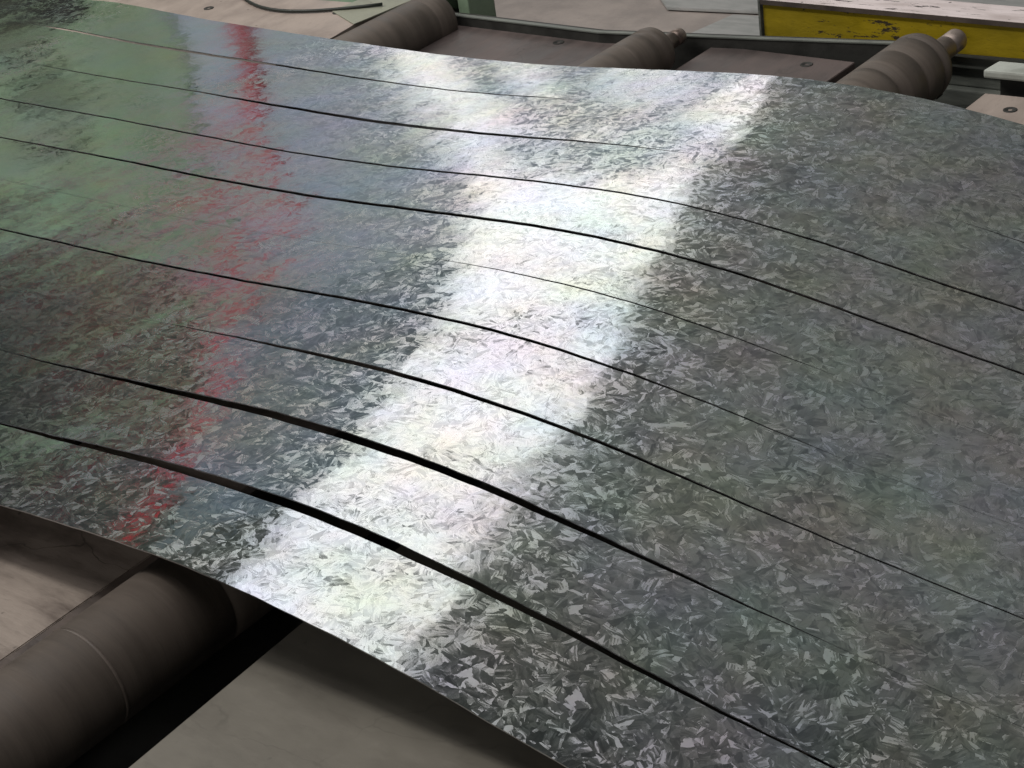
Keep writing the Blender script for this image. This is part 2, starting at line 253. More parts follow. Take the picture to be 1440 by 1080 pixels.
# ------------------------------------------------------------------ strip tables (strip widths; rows are the cut lines, far to near)
T = {"xs": [-30, 0.5, 57], "base": [-7.2196, -7.2196, -7.2196, -7.2196, -7.2196, -7.2196, -7.2196, -7.2196, -7.2196, -7.2196, -7.2196, -7.2196, -7.2196, -7.2196, -7.2196, -7.2196, -7.2196, -7.2196, -7.227, -7.2533, -7.2803, -7.3014, -7.315, -7.3226, -7.3264, -7.3291, -7.3323, -7.3368, -7.3425, -7.3483, -7.3525, -7.3533, -7.349, -7.3383, -7.321, -7.2973, -7.269, -7.2384, -7.2089, -7.1844, -7.1689, -7.1664, -7.18, -7.2117, -7.262, -7.3295, -7.4111, -7.5015, -7.5947, -7.684, -7.764, -7.8328, -7.8968, -7.9618, -8.0268, -8.0918, -8.1568], "off": [[0.004, 0.004, 0.004, 0.004, 0.004, 0.004, 0.004, 0.004, 0.004, 0.004, 0.004, 0.004, 0.004, 0.004, 0.004, 0.004, 0.004, 0.0048, 0.0179, 0.0227, 0.0215, 0.0161, 0.008, -0.0013, -0.011, -0.0201, -0.028, -0.0343, -0.0388, -0.0412, -0.0416, -0.0401, -0.037, -0.0324, -0.0268, -0.0205, -0.0139, -0.0073, -0.0011, 0.0045, 0.0092, 0.0128, 0.0153, 0.0169, 0.0177, 0.0181, 0.0185, 0.0185, 0.0185, 0.0185, 0.0185, 0.0185, 0.0185, 0.0185, 0.0185, 0.0185, 0.0185], [-0.0046, -0.0046, -0.0046, -0.0046, -0.0046, -0.0046, -0.0046, -0.0046, -0.0046, -0.0046, -0.0046, -0.0046, -0.0046, -0.0046, -0.0045, -0.0044, -0.0042, -0.004, -0.004, 0.0044, 0.0095, 0.0117, 0.0117, 0.01, 0.0072, 0.0038, 0.0002, -0.0032, -0.006, -0.0081, -0.009, -0.0087, -0.0071, -0.0039, 0.0008, 0.007, 0.0057, 0.0036, 0.0025, 0.003, 0.0044, 0.0057, 0.0065, 0.0068, 0.0069, 0.0073, 0.0083, 0.01, 0.0118, 0.0118, 0.0118, 0.0118, 0.0118, 0.0118, 0.0118, 0.0118, 0.0118], [-0.0093, -0.0093, -0.0093, -0.0093, -0.0093, -0.0093, -0.0093, -0.0093, -0.0093, -0.0093, -0.0093, -0.0093, -0.0093, -0.0093, -0.0093, -0.0093, -0.0095, -0.0104, -0.0115, -0.0119, -0.0131, -0.0067, -0.0006, 0.003, 0.0048, 0.0054, 0.0052, 0.0045, 0.0038, 0.003, 0.0024, 0.002, 0.0017, 0.0016, 0.0016, 0.0017, 0.0016, 0.0015, 0.0011, 0.0005, -0.0004, -0.0014, -0.0024, -0.0033, -0.0038, -0.0035, -0.002, 0.0014, 0.0051, 0.0061, 0.0076, 0.0093, 0.0105, 0.0108, 0.0108, 0.0108, 0.0108], [-0.0136, -0.0136, -0.0136, -0.0136, -0.0136, -0.0136, -0.0136, -0.0136, -0.0136, -0.0136, -0.0136, -0.0136, -0.0136, -0.0136, -0.0136, -0.0136, -0.0136, -0.0138, -0.0141, -0.0144, -0.0146, -0.0084, 0.0057, 0.0131, 0.0158, 0.0156, 0.0139, 0.0117, 0.0097, 0.0083, 0.0078, 0.0082, 0.0093, 0.0109, 0.0126, 0.0142, 0.0151, 0.0152, 0.014, 0.0114, 0.0074, 0.0022, -0.0039, -0.0102, -0.0157, -0.0193, -0.0192, -0.0134, 0.0006, 0.0144, 0.0139, 0.0129, 0.0119, 0.0113, 0.0111, 0.0111, 0.0111], [-0.0017, -0.0017, -0.0017, -0.0017, -0.0017, -0.0017, -0.0017, -0.0017, -0.0017, -0.0017, -0.0017, -0.0017, -0.0017, -0.0017, -0.0017, -0.0017, -0.0017, -0.0017, -0.0017, -0.0031, -0.0062, -0.0088, -0.0119, -0.0136, -0.0064, -0.0004, 0.0046, 0.0088, 0.0121, 0.0146, 0.0163, 0.0174, 0.0177, 0.0173, 0.0162, 0.0144, 0.012, 0.0091, 0.0058, 0.0021, -0.0017, -0.0055, -0.0089, -0.0117, -0.0134, -0.0137, -0.0121, -0.0078, -0.0003, 0.0112, 0.0166, 0.0137, 0.0096, 0.0057, 0.0032, 0.0029, 0.0029], [-0.0103, -0.0103, -0.0103, -0.0103, -0.0103, -0.0103, -0.0103, -0.0103, -0.0103, -0.0103, -0.0103, -0.0103, -0.0103, -0.0103, -0.0103, -0.0103, -0.0103, -0.0103, -0.0103, -0.0103, -0.0103, -0.0103, -0.0103, -0.0101, -0.0065, -0.0035, -0.001, 0.0011, 0.0049, 0.0117, 0.0169, 0.0204, 0.0222, 0.0225, 0.0211, 0.0175, 0.0135, 0.0112, 0.011, 0.0103, 0.0076, 0.0047, 0.0016, -0.0014, -0.0042, -0.0066, -0.0084, -0.0086, -0.0073, -0.0026, 0.0027, 0.0045, 0.0046, 0.0046, 0.0046, 0.0046, 0.0046], [0.0077, 0.0077, 0.0077, 0.0077, 0.0077, 0.0077, 0.0077, 0.0077, 0.0077, 0.0077, 0.0077, 0.0077, 0.0077, 0.0077, 0.0077, 0.0077, 0.0077, 0.0077, 0.0077, 0.0077, 0.0077, 0.0077, 0.0077, 0.0075, 0.0051, 0.0012, -0.003, -0.006, -0.0023, 0.0089, 0.0175, 0.0235, 0.0268, 0.0277, 0.0264, 0.0233, 0.0189, 0.0135, 0.0077, 0.002, -0.0033, -0.0077, -0.0109, -0.0129, -0.0134, -0.0127, -0.0109, -0.0086, -0.0075, -0.0049, -0.0002, 0.0044, 0.0056, 0.0058, 0.0058, 0.0058, 0.0058], [-0.0115, -0.0115, -0.0115, -0.0115, -0.0115, -0.0115, -0.0115, -0.0115, -0.0115, -0.0115, -0.0115, -0.0115, -0.0115, -0.0115, -0.0115, -0.0115, -0.0115, -0.0115, -0.0115, -0.0115, -0.0115, -0.0115, -0.0115, -0.0115, -0.0115, -0.0115, -0.0115, -0.0115, -0.0093, -0.0038, 0.0006, 0.0036, 0.005, 0.005, 0.0047, 0.0042, 0.0032, -0.0, -0.004, -0.008, -0.0117, -0.0146, -0.0161, -0.016, -0.0141, -0.0104, -0.005, 0.0015, 0.0087, 0.0155, 0.0206, 0.0226, 0.0201, 0.0178, 0.0132, 0.008, 0.0039], [-0.018, -0.018, -0.018, -0.018, -0.018, -0.018, -0.018, -0.018, -0.018, -0.018, -0.018, -0.018, -0.018, -0.018, -0.018, -0.018, -0.018, -0.018, -0.018, -0.018, -0.018, -0.018, -0.018, -0.018, -0.018, -0.018, -0.018, -0.018, -0.018, -0.0178, -0.0174, -0.0169, -0.0165, -0.016, -0.0133, -0.011, -0.009, -0.0073, -0.006, -0.0049, -0.0041, -0.0034, -0.0028, -0.0021, -0.0013, -0.0002, 0.0015, 0.0039, 0.0072, 0.0117, 0.0121, 0.0078, 0.0019, -0.003, -0.0057, -0.0058, -0.0058], [-0.0143, -0.0143, -0.0143, -0.0143, -0.0143, -0.0143, -0.0143, -0.0143, -0.0143, -0.0143, -0.0143, -0.0143, -0.0143, -0.0143, -0.0143, -0.0143, -0.0143, -0.0143, -0.0143, -0.0143, -0.0143, -0.0143, -0.0143, -0.0143, -0.0143, -0.0143, -0.0143, -0.0143, -0.0143, -0.0143, -0.0144, -0.018, -0.0248, -0.0324, -0.0383, -0.0385, -0.0289, -0.0193, -0.0101, -0.0014, 0.0063, 0.0128, 0.0178, 0.0211, 0.0225, 0.0217, 0.0186, 0.0132, 0.0053, -0.0049, -0.0175, -0.0319, -0.0293, -0.0233, -0.0162, -0.0103, -0.0079], [-0.0122, -0.0122, -0.0122, -0.0122, -0.0122, -0.0122, -0.0122, -0.0122, -0.0122, -0.0122, -0.0122, -0.0122, -0.0122, -0.0122, -0.0122, -0.0122, -0.0122, -0.0122, -0.0122, -0.0122, -0.0122, -0.0122, -0.0122, -0.0122, -0.0122, -0.0122, -0.0122, -0.0122, -0.0122, -0.0122, -0.0122, -0.0122, -0.0122, -0.0122, -0.0122, -0.0122, -0.0122, -0.0122, -0.0064, 0.0018, 0.0085, 0.0135, 0.0166, 0.0174, 0.0157, 0.0112, 0.0035, -0.0076, -0.0225, -0.0286, -0.0286, -0.0286, -0.0286, -0.0286, -0.0286, -0.0286, -0.0286]], "dy": [[0.0, 0.0, 0.0, 0.0, 0.0, 0.0, 0.0, 0.0, 0.0, 0.0, 0.0, 0.0, 0.0, 0.0, 0.0, 0.0, 0.0, 0.0, 0.0, 0.0, 0.0, 0.0, 0.0, 0.0, 0.0, 0.0, 0.0, 0.0, 0.0, 0.0, 0.0, 0.0, 0.0, 0.0, 0.0, 0.0, 0.0, 0.0, 0.0, 0.0, 0.0, 0.0, 0.0, 0.0, 0.0, 0.0, 0.0, 0.0, 0.0, 0.0, 0.0, 0.0, 0.0, 0.0, 0.0, 0.0, 0.0], [0.0, 0.0, 0.0, 0.0, 0.0, 0.0, 0.0, 0.0, 0.0, 0.0, 0.0, 0.0, 0.0, 0.0, 0.0, 0.0, 0.0, 0.0, 0.0334, 0.034, 0.035, 0.0366, 0.0382, 0.0395, 0.0404, 0.0409, 0.0382, 0.0323, 0.0265, 0.0244, 0.0225, 0.0207, 0.019, 0.0173, 0.0154, 0.0135, 0.0027, 0.0, 0.0, 0.0, 0.0, 0.0, 0.0, 0.0, 0.0, 0.0, 0.0, 0.0, 0.0, 0.0, 0.0, 0.0, 0.0, 0.0, 0.0, 0.0, 0.0], [0.0, 0.0, 0.0, 0.0, 0.0, 0.0, 0.0, 0.0, 0.0, 0.0, 0.0, 0.0, 0.0, 0.0, 0.0, 0.0, 0.0, 0.0, 0.0, 0.0, 0.0046, 0.0132, 0.0145, 0.0156, 0.0167, 0.0176, 0.0184, 0.0257, 0.0345, 0.0379, 0.0406, 0.0435, 0.0468, 0.0459, 0.043, 0.0397, 0.0357, 0.0284, 0.0208, 0.0133, 0.0053, 0.0, 0.0, 0.0, 0.0, 0.0, 0.0, 0.0044, 0.0117, 0.0116, 0.0116, 0.0116, 0.0114, 0.0112, 0.011, 0.0108, 0.0106], [0.0203, 0.0202, 0.02, 0.0198, 0.0197, 0.0195, 0.0194, 0.0192, 0.019, 0.0189, 0.0187, 0.0185, 0.0184, 0.0182, 0.018, 0.0179, 0.0177, 0.0175, 0.0174, 0.0167, 0.0168, 0.0172, 0.0181, 0.0188, 0.0194, 0.0198, 0.02, 0.0203, 0.0206, 0.021, 0.0215, 0.0222, 0.023, 0.0239, 0.0248, 0.0257, 0.0263, 0.0268, 0.026, 0.0241, 0.022, 0.0199, 0.0178, 0.0181, 0.0194, 0.0208, 0.0219, 0.0214, 0.0211, 0.021, 0.0209, 0.0208, 0.0205, 0.0201, 0.0198, 0.0194, 0.0191], [0.0189, 0.0187, 0.0186, 0.0184, 0.0183, 0.0181, 0.018, 0.0178, 0.0177, 0.0175, 0.0173, 0.0172, 0.017, 0.0169, 0.0167, 0.0165, 0.0164, 0.0162, 0.0161, 0.0154, 0.0155, 0.0157, 0.016, 0.0162, 0.0184, 0.0205, 0.0224, 0.0243, 0.026, 0.0276, 0.0293, 0.0313, 0.0334, 0.0353, 0.0363, 0.0372, 0.0379, 0.0381, 0.038, 0.0373, 0.0347, 0.032, 0.0293, 0.0269, 0.0249, 0.0233, 0.022, 0.0209, 0.0201, 0.0193, 0.0191, 0.019, 0.0186, 0.0183, 0.0179, 0.0176, 0.0173], [0.0, 0.0, 0.0, 0.0, 0.0, 0.0, 0.0, 0.0, 0.0, 0.0, 0.0, 0.0, 0.0, 0.0, 0.0, 0.0, 0.0, 0.0, 0.0, 0.0, 0.0, 0.0, 0.0, 0.0, 0.0, 0.0, 0.0, 0.0, 0.0, 0.0, 0.0, 0.0, 0.0, 0.0, 0.0, 0.0, 0.0, 0.0, 0.0, 0.0034, 0.0079, 0.0113, 0.0128, 0.0115, 0.0102, 0.0086, 0.0064, 0.0, 0.0, 0.0, 0.0, 0.0, 0.0, 0.0, 0.0, 0.0, 0.0], [0.0214, 0.0212, 0.021, 0.0208, 0.0207, 0.0205, 0.0203, 0.0201, 0.0199, 0.0197, 0.0195, 0.0193, 0.0191, 0.019, 0.0188, 0.0186, 0.0184, 0.0182, 0.018, 0.0173, 0.0173, 0.0176, 0.0179, 0.018, 0.0179, 0.0176, 0.0173, 0.017, 0.0171, 0.018, 0.0191, 0.0203, 0.0216, 0.023, 0.0245, 0.0261, 0.0277, 0.0291, 0.0302, 0.0305, 0.0291, 0.0276, 0.0262, 0.0238, 0.0192, 0.0145, 0.0101, 0.0064, 0.0, 0.0, 0.0, 0.0, 0.0, 0.0, 0.0, 0.0, 0.0], [0.0, 0.0, 0.0, 0.0, 0.0, 0.0, 0.0, 0.0, 0.0, 0.0, 0.0, 0.0, 0.0, 0.0, 0.0, 0.0, 0.0, 0.0, 0.0, 0.0, 0.0, 0.0, 0.0, 0.0, 0.0, 0.0, 0.0, 0.0, 0.0, 0.0, 0.0, 0.0, 0.0, 0.0, 0.0, 0.0006, 0.0085, 0.0149, 0.0236, 0.0313, 0.0379, 0.0372, 0.0346, 0.0294, 0.0265, 0.0239, 0.0186, 0.0141, 0.0112, 0.0101, 0.0089, 0.0078, 0.0067, 0.0066, 0.0064, 0.0063, 0.0062], [0.0, 0.0, 0.0, 0.0, 0.0, 0.0, 0.0, 0.0, 0.0, 0.0, 0.0, 0.0, 0.0, 0.0, 0.0, 0.0, 0.0, 0.0, 0.0, 0.0, 0.0, 0.0, 0.0, 0.0, 0.0, 0.0, 0.0, 0.0, 0.0, 0.0, 0.0, 0.0, 0.0, 0.0077, 0.0171, 0.0267, 0.0378, 0.0518, 0.0612, 0.0667, 0.0715, 0.0717, 0.0679, 0.0628, 0.0581, 0.0527, 0.0401, 0.0282, 0.0194, 0.0073, 0.0, 0.0, 0.0, 0.0, 0.0, 0.0, 0.0], [0.0241, 0.0239, 0.0237, 0.0234, 0.0232, 0.023, 0.0227, 0.0225, 0.0223, 0.022, 0.0218, 0.0216, 0.0213, 0.0211, 0.0208, 0.0206, 0.0204, 0.0201, 0.0199, 0.0192, 0.0191, 0.0194, 0.0196, 0.0196, 0.0195, 0.0192, 0.0188, 0.0185, 0.0181, 0.0179, 0.0177, 0.0176, 0.0176, 0.0176, 0.0177, 0.0201, 0.0335, 0.0466, 0.0559, 0.0644, 0.0696, 0.0718, 0.0719, 0.0717, 0.0685, 0.0569, 0.048, 0.04, 0.0326, 0.0245, 0.0172, 0.0141, 0.0112, 0.0082, 0.0066, 0.0065, 0.0063], [0.0, 0.0, 0.0, 0.0, 0.0, 0.0, 0.0, 0.0, 0.0, 0.0, 0.0, 0.0, 0.0, 0.0, 0.0, 0.0, 0.0, 0.0, 0.0, 0.0, 0.0, 0.0, 0.0, 0.0, 0.0, 0.0, 0.0, 0.0, 0.0, 0.0, 0.0, 0.0, 0.0, 0.0, 0.0, 0.0, 0.0, 0.0, 0.0, 0.0, 0.0, 0.0, 0.0, 0.0, 0.0, 0.0, 0.0, 0.0, 0.0, 0.0, 0.0, 0.0, 0.0, 0.0, 0.0, 0.0, 0.0]], "dz": [[0.0, 0.0, 0.0, 0.0, 0.0, 0.0, 0.0, 0.0, 0.0, 0.0, 0.0, 0.0, 0.0, 0.0, 0.0, 0.0, 0.0, 0.0, 0.0, 0.0, 0.0, 0.0, 0.0, 0.0, 0.0, 0.0, 0.0, 0.0, 0.0, 0.0, 0.0, 0.0, 0.0, 0.0, 0.0, 0.0, 0.0, 0.0, 0.0, 0.0, 0.0, 0.0, 0.0, 0.0, 0.0, 0.0, 0.0, 0.0, 0.0, 0.0, 0.0, 0.0, 0.0, 0.0, 0.0, 0.0, 0.0], [0.0, 0.0, 0.0, 0.0, 0.0, 0.0, 0.0, 0.0, 0.0, 0.0, 0.0, 0.0, 0.0, 0.0, 0.0, 0.0, 0.0, 0.0, 0.0094, 0.0099, 0.01, 0.0101, 0.0102, 0.0103, 0.0104, 0.0105, 0.0099, 0.0084, 0.0069, 0.0063, 0.0058, 0.0052, 0.0047, 0.0042, 0.0036, 0.0031, 0.0006, 0.0, 0.0, 0.0, 0.0, 0.0, 0.0, 0.0, 0.0, 0.0, 0.0, 0.0, 0.0, 0.0, 0.0, 0.0, 0.0, 0.0, 0.0, 0.0, 0.0], [0.0, 0.0, 0.0, 0.0, 0.0, 0.0, 0.0, 0.0, 0.0, 0.0, 0.0, 0.0, 0.0, 0.0, 0.0, 0.0, 0.0, 0.0, 0.0, 0.0, 0.0014, 0.0039, 0.0041, 0.0044, 0.0046, 0.0049, 0.0051, 0.0072, 0.0097, 0.0106, 0.0112, 0.0118, 0.0124, 0.0119, 0.0109, 0.0098, 0.0087, 0.0069, 0.0051, 0.0033, 0.0014, 0.0, 0.0, 0.0, 0.0, 0.0, 0.0, 0.0014, 0.0038, 0.0037, 0.0037, 0.0036, 0.0036, 0.0035, 0.0034, 0.0034, 0.0033], [0.007, 0.0069, 0.0068, 0.0068, 0.0067, 0.0066, 0.0066, 0.0065, 0.0064, 0.0063, 0.0063, 0.0062, 0.0061, 0.0061, 0.006, 0.0059, 0.0058, 0.0058, 0.0057, 0.0057, 0.0056, 0.0055, 0.0056, 0.0057, 0.0058, 0.0059, 0.006, 0.0061, 0.0062, 0.0063, 0.0064, 0.0065, 0.0066, 0.0067, 0.0068, 0.0068, 0.0069, 0.007, 0.0069, 0.0065, 0.0062, 0.0058, 0.0055, 0.0058, 0.0064, 0.0071, 0.0076, 0.0075, 0.0074, 0.0073, 0.0072, 0.007, 0.0069, 0.0068, 0.0067, 0.0066, 0.0065], [0.007, 0.0069, 0.0068, 0.0067, 0.0067, 0.0066, 0.0065, 0.0065, 0.0064, 0.0063, 0.0062, 0.0062, 0.0061, 0.006, 0.0059, 0.0059, 0.0058, 0.0057, 0.0057, 0.0056, 0.0055, 0.0054, 0.0053, 0.0053, 0.0059, 0.0066, 0.0072, 0.0079, 0.0085, 0.0089, 0.0094, 0.0099, 0.0103, 0.0106, 0.0106, 0.0107, 0.0107, 0.0108, 0.0108, 0.0109, 0.0105, 0.0101, 0.0096, 0.0092, 0.0089, 0.0085, 0.0082, 0.0079, 0.0076, 0.0072, 0.007, 0.0069, 0.0068, 0.0066, 0.0065, 0.0064, 0.0063], [0.0, 0.0, 0.0, 0.0, 0.0, 0.0, 0.0, 0.0, 0.0, 0.0, 0.0, 0.0, 0.0, 0.0, 0.0, 0.0, 0.0, 0.0, 0.0, 0.0, 0.0, 0.0, 0.0, 0.0, 0.0, 0.0, 0.0, 0.0, 0.0, 0.0, 0.0, 0.0, 0.0, 0.0, 0.0, 0.0, 0.0, 0.0, 0.0, 0.0011, 0.0026, 0.0038, 0.0046, 0.0042, 0.0039, 0.0034, 0.0026, 0.0, 0.0, 0.0, 0.0, 0.0, 0.0, 0.0, 0.0, 0.0, 0.0], [0.0093, 0.0092, 0.0091, 0.009, 0.0089, 0.0088, 0.0087, 0.0086, 0.0085, 0.0084, 0.0083, 0.0082, 0.0081, 0.008, 0.0079, 0.0078, 0.0077, 0.0076, 0.0075, 0.0074, 0.0073, 0.0072, 0.007, 0.0069, 0.0068, 0.0067, 0.0066, 0.0065, 0.0066, 0.0069, 0.0072, 0.0076, 0.0079, 0.0082, 0.0085, 0.0088, 0.0093, 0.0097, 0.0102, 0.0105, 0.0104, 0.0103, 0.0102, 0.0096, 0.0081, 0.0063, 0.0045, 0.0029, 0.0, 0.0, 0.0, 0.0, 0.0, 0.0, 0.0, 0.0, 0.0], [0.0, 0.0, 0.0, 0.0, 0.0, 0.0, 0.0, 0.0, 0.0, 0.0, 0.0, 0.0, 0.0, 0.0, 0.0, 0.0, 0.0, 0.0, 0.0, 0.0, 0.0, 0.0, 0.0, 0.0, 0.0, 0.0, 0.0, 0.0, 0.0, 0.0, 0.0, 0.0, 0.0, 0.0, 0.0, 0.0002, 0.0031, 0.0055, 0.0088, 0.0119, 0.0149, 0.0152, 0.0148, 0.0131, 0.0122, 0.0114, 0.009, 0.0069, 0.0055, 0.0049, 0.0043, 0.0037, 0.0032, 0.0031, 0.003, 0.003, 0.0029], [0.0, 0.0, 0.0, 0.0, 0.0, 0.0, 0.0, 0.0, 0.0, 0.0, 0.0, 0.0, 0.0, 0.0, 0.0, 0.0, 0.0, 0.0, 0.0, 0.0, 0.0, 0.0, 0.0, 0.0, 0.0, 0.0, 0.0, 0.0, 0.0, 0.0, 0.0, 0.0, 0.0, 0.0034, 0.0073, 0.0111, 0.0155, 0.0212, 0.0253, 0.0282, 0.0312, 0.0325, 0.0322, 0.031, 0.0298, 0.0279, 0.0216, 0.0153, 0.0105, 0.0039, 0.0, 0.0, 0.0, 0.0, 0.0, 0.0, 0.0], [0.0145, 0.0143, 0.0142, 0.014, 0.0138, 0.0136, 0.0135, 0.0133, 0.0131, 0.0129, 0.0128, 0.0126, 0.0124, 0.0123, 0.0121, 0.0119, 0.0117, 0.0116, 0.0114, 0.0114, 0.0112, 0.0109, 0.0106, 0.0104, 0.0102, 0.01, 0.0099, 0.0098, 0.0096, 0.0095, 0.0093, 0.0091, 0.0089, 0.0087, 0.0085, 0.0094, 0.0155, 0.0215, 0.026, 0.0306, 0.0341, 0.0366, 0.0383, 0.0398, 0.0395, 0.0338, 0.0291, 0.0245, 0.0199, 0.0149, 0.0103, 0.0084, 0.0066, 0.0049, 0.0039, 0.0038, 0.0037], [0.0, 0.0, 0.0, 0.0, 0.0, 0.0, 0.0, 0.0, 0.0, 0.0, 0.0, 0.0, 0.0, 0.0, 0.0, 0.0, 0.0, 0.0, 0.0, 0.0, 0.0, 0.0, 0.0, 0.0, 0.0, 0.0, 0.0, 0.0, 0.0, 0.0, 0.0, 0.0, 0.0, 0.0, 0.0, 0.0, 0.0, 0.0, 0.0, 0.0, 0.0, 0.0, 0.0, 0.0, 0.0, 0.0, 0.0, 0.0, 0.0, 0.0, 0.0, 0.0, 0.0, 0.0, 0.0, 0.0, 0.0]], "yn": [10.0, 8.914, 7.803, 6.711, 5.787, 4.839, 3.88, 2.928, 1.958, 0.992, 0.0]}
XS = T['xs'][0]+T['xs'][1]*np.arange(T['xs'][2])
def cub(tab, xq):
    """Catmull-Rom through the table"""
    t = (xq-XS[0])/T['xs'][1]; i = np.clip(np.floor(t).astype(int), 1, len(XS)-3); f = t-i; a = np.array(tab)
    p0, p1, p2, p3 = a[i-1], a[i], a[i+1], a[i+2]
    return .5*(2*p1+(p2-p0)*f+(2*p0-5*p1+4*p2-p3)*f**2+(3*p1-p0-3*p2+p3)*f**3)
def lin(tab, xq): return np.interp(xq, XS, tab)

for n in (8, 9): T['dy'][n] = [v*.84 for v in T['dy'][n]]
STRIP_LABELS = [
 'far outermost spangled steel strip, its bright edge against the table plates',
 'second spangled steel strip from the far edge, just inside the outermost one',
 'third spangled steel strip from the far edge, below the broken upper window reflections',
 'fourth spangled steel strip from the far edge, crossing the top of the broad white reflection',
 'fifth spangled steel strip from the far edge, below a long even dark slit',
 'sixth spangled steel strip from the far edge, its far seam only a hairline',
 'fourth spangled steel strip from the near edge, between two thin slits',
 'third spangled steel strip from the near edge, just above the upper wide black gap',
 'second spangled steel strip from the near edge, between the two widest black gaps',
 'nearest outermost spangled steel strip, overhanging the brown roller and olive plate']
def strip(s):
    NX, NY, TH = 360, 6, .011
    x = np.linspace(-29.0, -2.0, NX); b = cub(T['base'], x)
    yf = T['yn'][s]-lin(T['dy'][s], x)/2-.002; zf = b+cub(T['off'][s], x)-lin(T['dz'][s], x)
    yn = T['yn'][s+1]+lin(T['dy'][s+1], x)/2+.002; zn = b+cub(T['off'][s+1], x)
    wob = lambda n: .0035*np.sin(x*3.1+n*1.7)+.0022*np.sin(x*7.7+n*2.9)+.0012*np.sin(x*17.3+n)
    yf = yf+wob(s); yn = yn+wob(s+1); zf = zf+wob(s+5)*.5; zn = zn+wob(s+6)*.5
    o = V(-12, float(yn.mean()+yf.mean())/2, float(b.mean()))
    me = bpy.data.meshes.new('steel_strip'); vs = []; uvs = []
    for lay in (0, 1):
        for i in range(NX):
            for j in range(NY):
                t = j/(NY-1); y = yf[i]*(1-t)+yn[i]*t; z = zf[i]*(1-t)+zn[i]*t-lay*TH
                vs.append(V(x[i], y, z)-o); uvs.append((x[i]*S, y*S))
    N = NX*NY; F = []; mi = []
    for i in range(NX-1):
        for j in range(NY-1):
            a = i*NY+j; F.append((a, a+1, a+NY+1, a+NY)); mi.append(0)
            F.append((N+a, N+a+NY, N+a+NY+1, N+a+1)); mi.append(0)
        for j in (0, NY-1):
            a = i*NY+j; F.append((a, a+NY, N+a+NY, N+a) if j == 0 else (a, N+a, N+a+NY, a+NY)); mi.append(1)
    for i in (0, NX-1):
        for j in range(NY-1):
            a = i*NY+j; F.append((a, N+a, N+a+1, a+1) if i == 0 else (a, a+1, N+a+1, N+a)); mi.append(1)
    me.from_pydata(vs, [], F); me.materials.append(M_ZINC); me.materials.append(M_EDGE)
    ul = me.uv_layers.new(name='flat')
    li = np.zeros(len(me.loops), int); me.loops.foreach_get('vertex_index', li)
    ul.data.foreach_set('uv', np.array(uvs)[li].ravel())
    me.polygons.foreach_set('material_index', mi); me.polygons.foreach_set('use_smooth', [m == 0 for m in mi])
    me.update()
    ob = bpy.data.objects.new('steel_strip', me); link(ob); ob.location = o
    # crisp cut edges although the faces are smooth
    at = me.attributes.new('sharp_edge', 'BOOLEAN', 'EDGE'); ev = np.zeros(len(me.edges)*2, int); me.edges.foreach_get('vertices', ev); ev = ev.reshape(-1, 2)
    jj = (ev % N) % NY; rim = ((jj[:, 0] == 0) & (jj[:, 1] == 0)) | ((jj[:, 0] == NY-1) & (jj[:, 1] == NY-1))
    at.data.foreach_set('value', rim)
    tag(ob, STRIP_LABELS[s], 'steel strip', 'slit galvanised strips lying side by side')
for s in range(10): strip(s)

# ------------------------------------------------------------------ slitting table: plates, rail, frame
PZ = -7.95
tbl = thing('slitting_table', V(-12, 5, -13), 'worn steel roller table with brown plates and a thin side rail under the strips', 'work table')
def plate(name, pts, mat, label=None, th=.1):
    bm = bmesh.new(); prism_xy(bm, pts, PZ-th, PZ, .0012); o = obj(name, bm, mat, tbl)
    if label: o['label'] = label
    return o
plate('table_plate', [(-30, -3), (-18.3, -3), (-18.12, 11.4), (-18.27, 12.75), (-18.9, 12.75), (-23.6, 12.42), (-30, 12.1)], M_PLATE, 'pinkish brown worn plate')
plate('table_plate', [(-17.2, -3), (-13.7, -3), (-13.7, 12.6), (-16.85, 12.55), (-17.02, 11.33)], M_PLATE_D, 'dark streaked plate')
plate('table_plate', [(-12.6, -3), (-10.62, -3), (-10.52, 5), (-12.55, 5)], M_PLATE_B, 'brown worn plate left of the big roller in the foreground')
plate('table_plate', [(-12.55, 5.01), (-10.52, 5.01), (-10.38, 12.55), (-12.45, 12.6)], M_PLATE_D, 'dark plate left of the big roller at the far rail')
plate('table_plate', [(-8.72, -3), (-4.8, -3), (-4.8, 5), (-8.65, 5), (-8.78, .8)], M_PLATE_N, 'olive plate right of the big roller in the foreground')
plate('table_plate', [(-8.65, 5.01), (-4.8, 5.01), (-4.8, 12.15), (-8.45, 12.05)], M_PLATE, 'pinkish plate right of the big roller at the far side')
# rough lip along the plate edge beside the big roller
random.seed(3)
n = 90; ys = [-3+8*i/n for i in range(n+1)]
bm = bmesh.new(); e0 = [-10.60+.012*random.uniform(-1, 1)+.012*(y+3) for y in ys]
ra = [bm.verts.new(V(x, y, PZ+.006)) for x, y in zip(e0, ys)]; rb = [bm.verts.new(V(x+.14, y, PZ-.03+.01*random.random())) for x, y in zip(e0, ys)]
rc = [bm.verts.new(V(x+.2, y, PZ-.12)) for x, y in zip(e0, ys)]; rd = [bm.verts.new(V(x, y, PZ-.03)) for x, y in zip(e0, ys)]
for i in range(n):
    for p, q in ((ra, rb), (rb, rc), (rc, rd), (rd, ra)): bm.faces.new((p[i], p[i+1], q[i+1], q[i]))
obj('edge_lip', bm, M_RUST, tbl)
